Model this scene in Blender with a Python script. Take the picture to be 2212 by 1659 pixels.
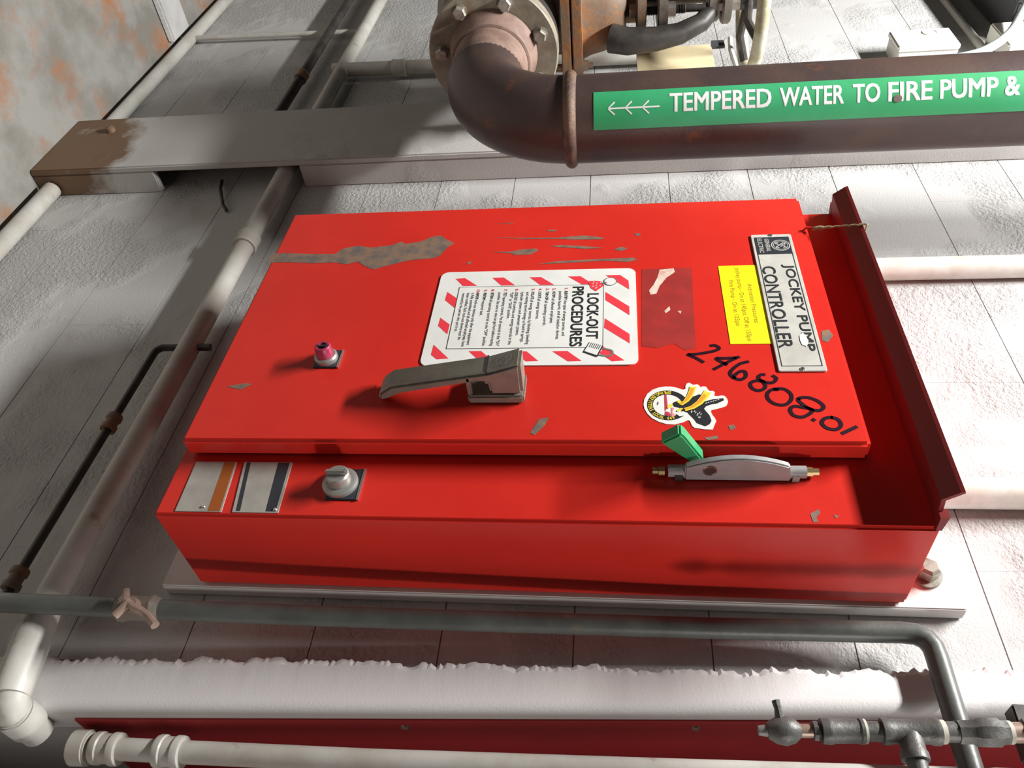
import bpy, bmesh, math, random
from mathutils import Vector, Matrix

for _o in list(bpy.data.objects):
    bpy.data.objects.remove(_o)
scene = bpy.context.scene
C = scene.collection
ZO = 1.06            # the cabinet's lower edge hangs 1.06 m above the floor; shapes are drawn from that edge

# ------------------------------------------------------------------ camera (held sideways, so the picture lies on its side)
cam = bpy.data.objects.new('camera', bpy.data.cameras.new('camera'))
C.objects.link(cam)
cam.data.sensor_fit = 'HORIZONTAL'; cam.data.sensor_width = 36.0
cam.data.lens = 36.0 * 1724.07 / 2212.0
cam.data.clip_start = 0.02
_yaw, _pit, _rol = 0.78531, -0.13001, -0.00424
_f = Vector((-math.sin(_yaw)*math.cos(_pit), math.cos(_yaw)*math.cos(_pit), math.sin(_pit)))
_r0 = _f.cross(Vector((0, 0, 1))).normalized(); _u0 = _r0.cross(_f)
_r = math.cos(_rol)*_r0 + math.sin(_rol)*_u0
_u = -math.sin(_rol)*_r0 + math.cos(_rol)*_u0
_m = Matrix((_u, -_r, -_f)).transposed().to_4x4()
_m.translation = Vector((0.68483, -1.17545, 0.72523 + ZO))
cam.matrix_world = _m
scene.camera = cam

# ------------------------------------------------------------------ world and lamps
world = bpy.data.worlds.new('world'); scene.world = world
world.use_nodes = True
_bg = world.node_tree.nodes['Background']
_bg.inputs[0].default_value = (1.0, 0.97, 0.94, 1); _bg.inputs[1].default_value = 0.022

def area(name, loc, target, size, watts, color, shape='DISK', size_y=None):
    l = bpy.data.lights.new(name, 'AREA'); l.energy = watts; l.shape = shape; l.size = size
    if size_y: l.size_y = size_y
    l.color = color
    o = bpy.data.objects.new(name, l); C.objects.link(o)
    o.location = loc
    d = (Vector(target) - Vector(loc)).normalized()
    o.rotation_euler = d.to_track_quat('-Z', 'Y').to_euler()
    return o
area('ceiling_lamp', (-1.2, -1.55, 3.45 + ZO), (-1.2, 0.0, 0.6 + ZO), 1.5, 285, (1.0, 0.985, 0.96), 'RECTANGLE', 0.16)
area('side_fill', (3.0, -0.17, 2.0 + ZO), (0.0, -0.1, 0.6 + ZO), 0.3, 36, (1.0, 0.96, 0.93))  # fill added to brighten the cabinet's right side, no known fixture

scene.view_settings.view_transform = 'Standard'; scene.view_settings.look = 'None'
scene.view_settings.gamma = 1.0; scene.view_settings.use_curve_mapping = False
scene.view_settings.exposure = 0.0

# ------------------------------------------------------------------ shapes measured on the cabinet (x to the right, z up, metres)
HAND = [[(-0.3349, 0.8838), (-0.3354, 0.8911), (-0.3275, 0.8966), (-0.3202, 0.8836), (-0.3141, 0.8564), (-0.3136, 0.8444), (-0.3058, 0.8558), (-0.295, 0.8677)], [(-0.305, 0.9209), (-0.3034, 0.9045), (-0.303, 0.8893), (-0.2886, 0.9051)], [(-0.3065, 0.9261), (-0.2946, 0.9077), (-0.2778, 0.8841)], [(-0.2951, 0.9399), (-0.2899, 0.9263), (-0.2767, 0.913), (-0.267, 0.9086), (-0.2577, 0.913), (-0.2533, 0.9234), (-0.2599, 0.932), (-0.2712, 0.9326), (-0.2721, 0.9254), (-0.2649, 0.9167), (-0.2577, 0.9136)], [(-0.2645, 0.962), (-0.2643, 0.9571), (-0.2588, 0.9519), (-0.2511, 0.9554), (-0.2459, 0.9654), (-0.2472, 0.9743), (-0.2558, 0.9794), (-0.2615, 0.9753)], [(-0.2488, 0.958), (-0.2503, 0.9465), (-0.2446, 0.938), (-0.2347, 0.9388), (-0.2285, 0.9468), (-0.2318, 0.9568), (-0.2403, 0.9604), (-0.2494, 0.9561)], [(-0.2318, 0.9732), (-0.2317, 0.9876), (-0.2211, 0.9965), (-0.2075, 0.9948), (-0.1975, 0.9845), (-0.1989, 0.9706), (-0.2084, 0.9614), (-0.2207, 0.9608), (-0.2296, 0.9681), (-0.2304, 0.9778)], [(-0.2103, 1.0064), (-0.2132, 1.0201), (-0.2058, 1.0341), (-0.1942, 1.0412), (-0.1856, 1.0346), (-0.1876, 1.0219), (-0.1986, 1.0106), (-0.2094, 1.0062)], [(-0.1876, 1.0219), (-0.1919, 1.0106), (-0.1942, 0.9972), (-0.187, 0.9906), (-0.1756, 0.9935), (-0.1714, 1.0053), (-0.1785, 1.018), (-0.1865, 1.0228)], [(-0.1667, 1.0208), (-0.165, 1.0225)], [(-0.1709, 1.0489), (-0.1659, 1.0578), (-0.1549, 1.0593), (-0.1467, 1.0513), (-0.1488, 1.039), (-0.1589, 1.0325), (-0.1684, 1.0382), (-0.1709, 1.0489)], [(-0.1517, 1.0804), (-0.1388, 1.0585)]]
EAG = {'base': [(-0.198, 0.7678), (-0.2091, 0.7693), (-0.2214, 0.7744), (-0.2304, 0.7826), (-0.2355, 0.7924), (-0.238, 0.8037), (-0.2376, 0.8133), (-0.2347, 0.8226), (-0.2302, 0.8311), (-0.2324, 0.8352), (-0.2392, 0.8356), (-0.2444, 0.8379), (-0.2466, 0.842), (-0.2432, 0.8454), (-0.2414, 0.8481), (-0.2428, 0.8541), (-0.2402, 0.8575), (-0.2363, 0.8584), (-0.2379, 0.8632), (-0.2373, 0.8679), (-0.2311, 0.8701), (-0.2272, 0.8726), (-0.2277, 0.8781), (-0.2243, 0.8805), (-0.2171, 0.8787), (-0.216, 0.8833), (-0.2176, 0.8904), (-0.2165, 0.895), (-0.2099, 0.8982), (-0.2033, 0.8989), (-0.1946, 0.8952), (-0.1909, 0.8879), (-0.1871, 0.8769), (-0.1855, 0.8714), (-0.1807, 0.871), (-0.1733, 0.8734), (-0.1701, 0.8754), (-0.1628, 0.8772), (-0.1555, 0.8741), (-0.1452, 0.8703), (-0.1457, 0.8583), (-0.1487, 0.8435), (-0.1528, 0.84), (-0.1627, 0.8377), (-0.1648, 0.8348), (-0.1595, 0.8261), (-0.1553, 0.8137), (-0.1563, 0.8015), (-0.1615, 0.7895), (-0.1689, 0.7798), (-0.1785, 0.7731), (-0.1882, 0.7691)], 'wing1': [(-0.1991, 0.8129), (-0.2029, 0.8162), (-0.2067, 0.8242), (-0.21, 0.8346), (-0.2144, 0.845), (-0.22, 0.8564), (-0.2177, 0.8585), (-0.2067, 0.8554), (-0.2045, 0.8645), (-0.2088, 0.8757), (-0.2099, 0.8851), (-0.211, 0.8921), (-0.2066, 0.8933), (-0.2001, 0.8826), (-0.1979, 0.8732), (-0.1936, 0.8644), (-0.1882, 0.8609), (-0.1828, 0.8635), (-0.1743, 0.8682), (-0.1628, 0.8702), (-0.1555, 0.8666), (-0.1518, 0.8603), (-0.1585, 0.848), (-0.1659, 0.8447), (-0.1764, 0.8378), (-0.1828, 0.8344), (-0.1871, 0.8277), (-0.1914, 0.8218), (-0.1931, 0.8157)], 'head': [(-0.1764, 0.8179), (-0.1817, 0.8228), (-0.1828, 0.829), (-0.1785, 0.8341), (-0.1732, 0.83), (-0.1721, 0.8222)], 'beak': [(-0.1828, 0.8182), (-0.1871, 0.8208), (-0.1893, 0.8255), (-0.1882, 0.8293), (-0.185, 0.8253), (-0.1817, 0.8205)], 'claw': [(-0.1925, 0.804), (-0.1969, 0.8073), (-0.198, 0.8128), (-0.1947, 0.8134), (-0.1904, 0.8093), (-0.1882, 0.8053)], 'knob': [(-0.2024, 0.8201), (-0.2062, 0.8226), (-0.2056, 0.8265), (-0.2012, 0.827), (-0.1996, 0.823)], 'rib1': [(-0.238, 0.8427), (-0.2352, 0.8468), (-0.2369, 0.8529), (-0.2267, 0.8498), (-0.2133, 0.8449), (-0.2034, 0.838), (-0.1952, 0.8282), (-0.198, 0.8229), (-0.2056, 0.8304), (-0.2167, 0.8366), (-0.2279, 0.8404)], 'rib1i': [(-0.2335, 0.8436), (-0.2329, 0.8494), (-0.2211, 0.8455), (-0.2089, 0.8392), (-0.1974, 0.8283), (-0.1991, 0.8246), (-0.2067, 0.8328), (-0.2189, 0.8391)], 'rib2': [(-0.2294, 0.8649), (-0.2244, 0.8676), (-0.2232, 0.8746), (-0.2111, 0.8689), (-0.1979, 0.8586), (-0.1882, 0.8463), (-0.1828, 0.8321), (-0.1893, 0.8302), (-0.1936, 0.8405), (-0.2034, 0.8505), (-0.2155, 0.8584)], 'rib2i': [(-0.221, 0.8639), (-0.2155, 0.8669), (-0.2023, 0.8581), (-0.1914, 0.8458), (-0.1855, 0.8323), (-0.1882, 0.8309), (-0.1936, 0.842), (-0.2034, 0.852)], 'stem': [(-0.2201, 0.8013), (-0.2201, 0.8045), (-0.1915, 0.8055), (-0.1828, 0.8004)], 'red': [(-0.1828, 0.8012), (-0.1807, 0.8073), (-0.1743, 0.8093), (-0.1721, 0.8061), (-0.1753, 0.8001)], 'pink': [(-0.1915, 0.8109), (-0.1893, 0.8155), (-0.1807, 0.8119), (-0.1732, 0.8169), (-0.1711, 0.8099), (-0.1807, 0.8104)], 'oval': [(-0.2046, 0.7904), (-0.2013, 0.7919), (-0.1958, 0.7901), (-0.1991, 0.7886)], 'ringc': (-0.1964, 0.8057), 'ringL': (-0.1964, 0.7744), 'ringT': (-0.2297, 0.8073), 'ringLi': (-0.198, 0.7835)}
STRIPES = [[(-0.5319, 0.418), (-0.5333, 0.4363), (-0.5086, 0.463), (-0.5087, 0.4354)], [(-0.5322, 0.49), (-0.5326, 0.512), (-0.5078, 0.536), (-0.5079, 0.5095)], [(-0.5317, 0.5618), (-0.5317, 0.5835), (-0.5069, 0.61), (-0.507, 0.5839)], [(-0.5315, 0.635), (-0.5314, 0.6588), (-0.5068, 0.6829), (-0.5064, 0.6619)], [(-0.5328, 0.7061), (-0.5327, 0.7332), (-0.5149, 0.7486), (-0.4886, 0.7496)], [(-0.4825, 0.706), (-0.4398, 0.7489), (-0.4153, 0.749), (-0.4588, 0.7061)], [(-0.4077, 0.7054), (-0.3649, 0.7483), (-0.3406, 0.7484), (-0.3823, 0.7044)], [(-0.3349, 0.702), (-0.2984, 0.739), (-0.2962, 0.7181), (-0.3192, 0.6947), (-0.3222, 0.7011)], [(-0.3224, 0.6163), (-0.323, 0.6421), (-0.2977, 0.6675), (-0.297, 0.6442)], [(-0.3227, 0.5498), (-0.3231, 0.5717), (-0.2985, 0.594), (-0.2978, 0.5725)], [(-0.3248, 0.4701), (-0.3248, 0.4923), (-0.2988, 0.5161), (-0.2987, 0.4931)], [(-0.3427, 0.4049), (-0.3066, 0.437), (-0.3047, 0.4162), (-0.3166, 0.4042)], [(-0.4916, 0.4074), (-0.4721, 0.4283), (-0.4437, 0.4282), (-0.4671, 0.4066)], [(-0.4163, 0.4056), (-0.3965, 0.4261), (-0.3701, 0.4254), (-0.3935, 0.4049)]]
SCRAPES = [[(-0.6338, 0.0111), (-0.635, 0.0416), (-0.6287, 0.1007), (-0.6266, 0.1505), (-0.6457, 0.1646), (-0.6538, 0.1929), (-0.6461, 0.2248), (-0.6534, 0.2682), (-0.6651, 0.2847), (-0.6554, 0.294), (-0.6632, 0.3261), (-0.6779, 0.346), (-0.6834, 0.3637), (-0.6702, 0.3769), (-0.6537, 0.3977), (-0.6389, 0.3852), (-0.6123, 0.3747), (-0.6039, 0.3616), (-0.5983, 0.3119), (-0.5812, 0.2681), (-0.5705, 0.245), (-0.5829, 0.224), (-0.5984, 0.2058), (-0.5903, 0.1856), (-0.5974, 0.1579), (-0.5969, 0.1095), (-0.6028, 0.0513), (-0.603, 0.0147)], [(-0.6714, 0.4686), (-0.6655, 0.538), (-0.6633, 0.6097), (-0.6667, 0.6415), (-0.6681, 0.6627), (-0.6589, 0.7015), (-0.6535, 0.6998), (-0.6543, 0.6455), (-0.659, 0.6099), (-0.6618, 0.5383)], [(-0.6199, 0.4743), (-0.6193, 0.517), (-0.626, 0.5412), (-0.6277, 0.5693), (-0.6187, 0.5717), (-0.6075, 0.5567), (-0.6083, 0.525), (-0.6145, 0.5174)], [(-0.6918, 0.5867), (-0.6909, 0.6048), (-0.6852, 0.6051), (-0.6868, 0.587)], [(-0.635, 0.5935), (-0.6374, 0.618), (-0.6312, 0.6636), (-0.6236, 0.7018), (-0.6221, 0.6673), (-0.6306, 0.6113)], [(-0.618, 0.7207), (-0.6261, 0.7362), (-0.6197, 0.7481), (-0.6115, 0.7361)], [(-0.5751, 0.5728), (-0.5838, 0.6136), (-0.5867, 0.6818), (-0.5882, 0.7291), (-0.5892, 0.7594), (-0.5816, 0.766), (-0.5761, 0.7492), (-0.5815, 0.6988), (-0.5774, 0.631)], [(-0.5853, 0.4322), (-0.5908, 0.4386), (-0.5848, 0.4429), (-0.5793, 0.4365)], [(-0.7207, 0.4744), (-0.7211, 0.5151), (-0.718, 0.5117)], [(-0.6693, 0.7626), (-0.6713, 0.7714), (-0.6638, 0.7747), (-0.6606, 0.7659)], [(-0.1377, 0.5912), (-0.1671, 0.6039), (-0.1701, 0.6184), (-0.1543, 0.6142), (-0.1329, 0.5988)], [(-0.2425, 0.0509), (-0.2503, 0.0839), (-0.2479, 0.0975), (-0.2344, 0.0809)], [(-0.3691, 1.0692), (-0.3724, 1.0811), (-0.3571, 1.0857), (-0.3399, 1.0737), (-0.3458, 1.0651)], [(-0.1533, 0.8942), (-0.1562, 0.9028), (-0.1487, 0.9054), (-0.1439, 0.8967)], [(-0.1288, 0.8557), (-0.1335, 0.8766), (-0.1271, 0.8774), (-0.1242, 0.8622)]]
PATCH = [(-0.5514, 0.7736), (-0.5537, 0.8666), (-0.3295, 0.8584), (-0.324, 0.8404), (-0.3417, 0.8222), (-0.3304, 0.7945), (-0.3355, 0.7683)]
SCUFFS = [[(-0.5487, 0.8072), (-0.5521, 0.8332), (-0.5405, 0.8351), (-0.5241, 0.819), (-0.4996, 0.8052), (-0.4767, 0.7985), (-0.4743, 0.7876), (-0.4865, 0.7855), (-0.5041, 0.7945), (-0.5247, 0.802)], [(-0.4278, 0.8105), (-0.4404, 0.82), (-0.4301, 0.8211), (-0.4213, 0.8126)], [(-0.4272, 0.8331), (-0.427, 0.8404), (-0.4194, 0.8383)]]
TEAR = [(-0.3546, 1.0301), (-0.3615, 1.0364), (-0.3544, 1.0405), (-0.3382, 1.0423), (-0.3268, 1.0375), (-0.3315, 1.0309), (-0.3407, 1.0294)]
CHIPS = [[(-0.0222, 0.9994), (-0.0306, 1.0123), (-0.0241, 1.0137), (-0.016, 1.0072), (-0.008, 1.0084), (-0.0079, 1.0014)], [(-0.0213, 1.0309), (-0.019, 1.0381), (-0.0149, 1.0335)]]
FEATHERS = [[(-0.1799, 0.8409), (-0.1826, 0.8421)], [(-0.1749, 0.8546), (-0.1776, 0.8559)], [(-0.1682, 0.8526), (-0.171, 0.8539)], [(-0.1782, 0.8528), (-0.181, 0.8541)], [(-0.173, 0.849), (-0.1757, 0.8503)], [(-0.1758, 0.8495), (-0.1785, 0.8508)], [(-0.1811, 0.8405), (-0.1839, 0.8418)], [(-0.1746, 0.8499), (-0.1774, 0.8512)], [(-0.1693, 0.8509), (-0.172, 0.8522)], [(-0.1812, 0.8451), (-0.184, 0.8464)], [(-0.1787, 0.847), (-0.1815, 0.8482)], [(-0.1996, 0.8641), (-0.2009, 0.8662)], [(-0.2011, 0.8679), (-0.2024, 0.87)], [(-0.2026, 0.8718), (-0.2039, 0.8739)], [(-0.2041, 0.8756), (-0.2054, 0.8777)], [(-0.2056, 0.8794), (-0.207, 0.8816)], [(-0.2072, 0.8833), (-0.2085, 0.8854)]]

# ------------------------------------------------------------------ materials
def _lk(nt, a, b): nt.links.new(a, b)
def M(name, c, c2=None, ns=6.0, lo=.42, hi=.62, rough=.5, metal=0.0, bump=0.0, bs=80.0, rust=None, spec=.5, dist=.004):
    m = bpy.data.materials.new(name); m.use_nodes = True; nt = m.node_tree
    b = nt.nodes['Principled BSDF']
    b.inputs['Roughness'].default_value = rough; b.inputs['Metallic'].default_value = metal
    b.inputs['Specular IOR Level'].default_value = spec
    geo = nt.nodes.new('ShaderNodeNewGeometry')
    col = None
    def noise(scale, det=6.0, r=.6):
        n = nt.nodes.new('ShaderNodeTexNoise'); n.inputs['Scale'].default_value = scale
        n.inputs['Detail'].default_value = det; n.inputs['Roughness'].default_value = r
        _lk(nt, geo.outputs['Position'], n.inputs['Vector']); return n
    def ramp(src, a, z):
        r = nt.nodes.new('ShaderNodeMapRange'); r.inputs[1].default_value = a; r.inputs[2].default_value = z
        r.clamp = True
        _lk(nt, src, r.inputs[0]); return r.outputs[0]
    def mix(fac, a, bcol):
        x = nt.nodes.new('ShaderNodeMix'); x.data_type = 'RGBA'
        _lk(nt, fac, x.inputs[0])
        for s, v in ((6, a), (7, bcol)):
            if isinstance(v, tuple): x.inputs[s].default_value = (*v, 1)
            else: _lk(nt, v, x.inputs[s])
        return x.outputs[2]
    if c2:
        col = mix(ramp(noise(ns).outputs[0], lo, hi), c, c2)
    if rust:
        rc, rs, rl, rh = rust
        col = mix(ramp(noise(rs, 8, .7).outputs[0], rl, rh), col if col else c, rc)
    if col: _lk(nt, col, b.inputs['Base Color'])
    else: b.inputs['Base Color'].default_value = (*c, 1)
    if bump:
        bn = nt.nodes.new('ShaderNodeBump'); bn.inputs['Strength'].default_value = bump; bn.inputs['Distance'].default_value = dist
        _lk(nt, noise(bs, 6, .6).outputs[0], bn.inputs['Height']); _lk(nt, bn.outputs[0], b.inputs['Normal'])
    m['b'] = 1
    return m

def wall_paint(name, c, dirt, patch_lo, patch_hi, stain=None, bstr=.8):
    m = M(name, c, dirt, ns=2.2, lo=.5, hi=.9, rough=.62)
    nt = m.node_tree; b = nt.nodes['Principled BSDF']
    geo = nt.nodes.new('ShaderNodeNewGeometry')
    def noise(s, d=5, r=.6):
        n = nt.nodes.new('ShaderNodeTexNoise'); n.inputs['Scale'].default_value = s
        n.inputs['Detail'].default_value = d; n.inputs['Roughness'].default_value = r
        _lk(nt, geo.outputs['Position'], n.inputs['Vector']); return n.outputs[0]
    mr = nt.nodes.new('ShaderNodeMapRange'); mr.inputs[1].default_value = patch_lo; mr.inputs[2].default_value = patch_hi
    _lk(nt, noise(2.6, 3), mr.inputs[0])
    mu = nt.nodes.new('ShaderNodeMath'); mu.operation = 'MULTIPLY'
    _lk(nt, mr.outputs[0], mu.inputs[0]); _lk(nt, noise(95, 5, .65), mu.inputs[1])
    ad = nt.nodes.new('ShaderNodeMath'); ad.operation = 'MULTIPLY_ADD'
    _lk(nt, noise(260, 3), ad.inputs[0]); ad.inputs[1].default_value = .10; _lk(nt, mu.outputs[0], ad.inputs[2])
    bn = nt.nodes.new('ShaderNodeBump'); bn.inputs['Strength'].default_value = bstr; bn.inputs['Distance'].default_value = .010
    _lk(nt, ad.outputs[0], bn.inputs['Height']); _lk(nt, bn.outputs[0], b.inputs['Normal'])
    if stain:                                     # rusty water stain creeping up from the floor
        col, top, soft = stain
        sx = nt.nodes.new('ShaderNodeSeparateXYZ'); _lk(nt, geo.outputs['Position'], sx.inputs[0])
        a = nt.nodes.new('ShaderNodeMath'); a.operation = 'MULTIPLY_ADD'
        _lk(nt, noise(5, 6, .6), a.inputs[0]); a.inputs[1].default_value = -.75; _lk(nt, sx.outputs[2], a.inputs[2])
        r = nt.nodes.new('ShaderNodeMapRange'); r.inputs[1].default_value = top; r.inputs[2].default_value = top - soft
        _lk(nt, a.outputs[0], r.inputs[0])
        x = nt.nodes.new('ShaderNodeMix'); x.data_type = 'RGBA'; _lk(nt, r.outputs[0], x.inputs[0])
        _lk(nt, b.inputs['Base Color'].links[0].from_socket, x.inputs[6]); x.inputs[7].default_value = (*col, 1)
        _lk(nt, x.outputs[2], b.inputs['Base Color'])
    return m

WALL = wall_paint('white_block_paint', (.53, .525, .515), (.46, .445, .425), .46, .58, bstr=1.0)
MORTAR = M('mortar_joint', (.50, .48, .46), (.30, .28, .26), ns=9, rough=.8)
PARGE = wall_paint('parge_paint', (.76, .735, .725), (.70, .67, .66), .66, .85, bstr=.35)
PIL = wall_paint('chase_paint', (.50, .49, .47), (.42, .395, .37), .62, .75, stain=((.17, .10, .055), -.06, .12))
FLOORM = M('floor_paint', (.30, .295, .275), (.21, .20, .175), ns=5, rough=.6, bump=.3, bs=30, rust=((.36, .15, .06), 4.0, .50, .68))
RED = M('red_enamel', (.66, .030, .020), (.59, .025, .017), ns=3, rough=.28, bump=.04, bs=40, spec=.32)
REDSHADE = M('red_enamel_shaded', (.22, .012, .011), rough=.5)  # the cabinet red, darkened: the shield's shade is put into its colour
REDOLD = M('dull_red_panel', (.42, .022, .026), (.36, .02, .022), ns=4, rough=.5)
RESIDUE = M('old_sticker_residue', (.30, .020, .016), (.38, .022, .018), ns=25, rough=.55)
SCRAPE = M('scraped_paint', (.24, .15, .10), (.13, .11, .10), ns=45, rough=.6)
SCUFF = M('pale_scuff', (.72, .60, .50), (.60, .35, .28), ns=60, rough=.7)
SIGNW = M('sign_white', (.80, .80, .77), (.74, .74, .70), ns=14, rough=.45)
SIGNR = M('sign_red', (.80, .045, .065), rough=.5)
INK = M('print_black', (.025, .027, .03), rough=.5)
INKG = M('print_grey', (.16, .16, .165), rough=.6)
MARKER = M('black_marker', (.022, .005, .012), rough=.35)
PLATE = M('brushed_plate', (.72, .70, .64), (.62, .60, .54), ns=20, rough=.35, metal=.25)
PLATEB = M('plate_black', (.03, .034, .045), rough=.4)
ALU = M('dull_aluminium', (.40, .39, .365), (.33, .32, .30), ns=25, rough=.38, metal=.55)
DATAP = M('shaded_data_plate', (.42, .40, .36), (.36, .34, .31), ns=25, rough=.45, metal=.15)  # plate metal darkened to stand in for the door's shadow
ORANGE = M('orange_plate_paint', (.33, .085, .012), rough=.5)  # orange darkened along with the plate for the same shadow
YELLOW = M('yellow_label', (.90, .74, .0), rough=.55)
YINK = M('yellow_label_ink', (.33, .24, .0), rough=.6)
HANDLE = M('cast_grey_handle', (.25, .235, .195), (.21, .195, .165), ns=30, rough=.40, metal=.25, bump=.08, bs=160)
CHROME = M('chrome', (.62, .63, .62), rough=.2, metal=.9)
PINKB = M('faded_pink_button', (.30, .022, .065), (.38, .05, .10), ns=40, rough=.35)
GREEN = M('green_plastic', (.035, .33, .13), rough=.3)
LEVER = M('grey_lever_paint', (.34, .335, .33), (.29, .285, .28), ns=30, rough=.45)
BRASS = M('brass_stud', (.34, .25, .12), rough=.4, metal=.7)
PIPEB = M('brown_pipe_paint', (.060, .040, .037), (.085, .052, .042), ns=7, rough=.42, bump=.10, bs=120, rust=((.20, .075, .022), 8, .60, .72))
WELD = M('rusty_weld', (.16, .095, .06), (.09, .055, .042), ns=30, rough=.6, bump=.6, bs=110)
FLANGE = M('cast_flange', (.30, .27, .205), (.19, .165, .125), ns=12, rough=.5, bump=.15, bs=120, rust=((.26, .15, .08), 14, .55, .68))
NECK = M('primer_neck', (.27, .18, .145), (.19, .12, .095), ns=18, rough=.55, bump=.2, bs=120)
BOLT = M('galvanised_bolt', (.40, .38, .33), (.24, .21, .17), ns=40, rough=.4, metal=.5)
GREENL = M('green_pipe_label', (.030, .36, .13), (.05, .42, .19), ns=4, rough=.5)
WHITEP = M('white_print', (.85, .87, .85), rough=.5)
IRON = M('rusty_iron', (.20, .15, .11), (.30, .13, .05), ns=14, rough=.6, bump=.3, bs=90, rust=((.40, .17, .04), 18, .56, .66))
IRONG = M('grey_iron', (.23, .21, .18), (.16, .13, .10), ns=16, rough=.5, metal=.2, bump=.2, bs=110)
DARKIRON = M('dark_iron', (.045, .042, .04), (.08, .07, .06), ns=20, rough=.5, metal=.3)
CREAMP = M('cream_wheel_paint', (.62, .60, .46), (.40, .36, .22), ns=20, rough=.5)
CARD = M('cream_tag', (.80, .68, .44), (.72, .60, .36), ns=14, rough=.7)
TAGINK = M('faded_tag_ink', (.55, .46, .29), rough=.7)
CONDUIT = M('painted_conduit', (.52, .51, .47), (.43, .405, .36), ns=9, rough=.42, bump=.08, bs=120, rust=((.24, .16, .10), 7, .64, .74))
CONDW = M('white_conduit', (.74, .73, .70), (.62, .59, .52), ns=14, rough=.45)
GREYP = M('grey_pipe_paint', (.105, .113, .104), (.075, .08, .072), ns=12, rough=.42, bump=.1, bs=120, rust=((.16, .12, .08), 10, .6, .7))
BLACKP = M('black_iron_fitting', (.105, .105, .100), (.15, .145, .135), ns=25, rough=.45, metal=.25, bump=.25, bs=130)
THREAD = M('thread_tape', (.55, .52, .45), rough=.6)
BRONZE = M('tarnished_bronze', (.38, .27, .22), (.26, .19, .15), ns=40, rough=.4, metal=.45)
BOARD = M('white_board', (.72, .70, .68), (.66, .63, .60), ns=10, rough=.6)
BOXW = M('white_box_plastic', (.78, .77, .70), rough=.45)
BOXG = M('dark_grey_box', (.065, .068, .07), rough=.45)
FLEX = M('grey_flex', (.36, .40, .40), rough=.45)
TWINE = M('jute_twine', (.42, .34, .20), (.28, .22, .12), ns=300, rough=.9)
EYEL = M('eagle_yellow', (.85, .68, .04), rough=.5)
EORA = M('eagle_orange', (.88, .33, .03), rough=.5)
EBLK = M('eagle_black', (.018, .016, .02), rough=.5)
EWHT = M('eagle_white', (.80, .79, .75), rough=.5)
EPNK = M('eagle_pink', (.75, .28, .30), rough=.5)
ERED = M('eagle_red', (.55, .04, .07), rough=.5)

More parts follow.
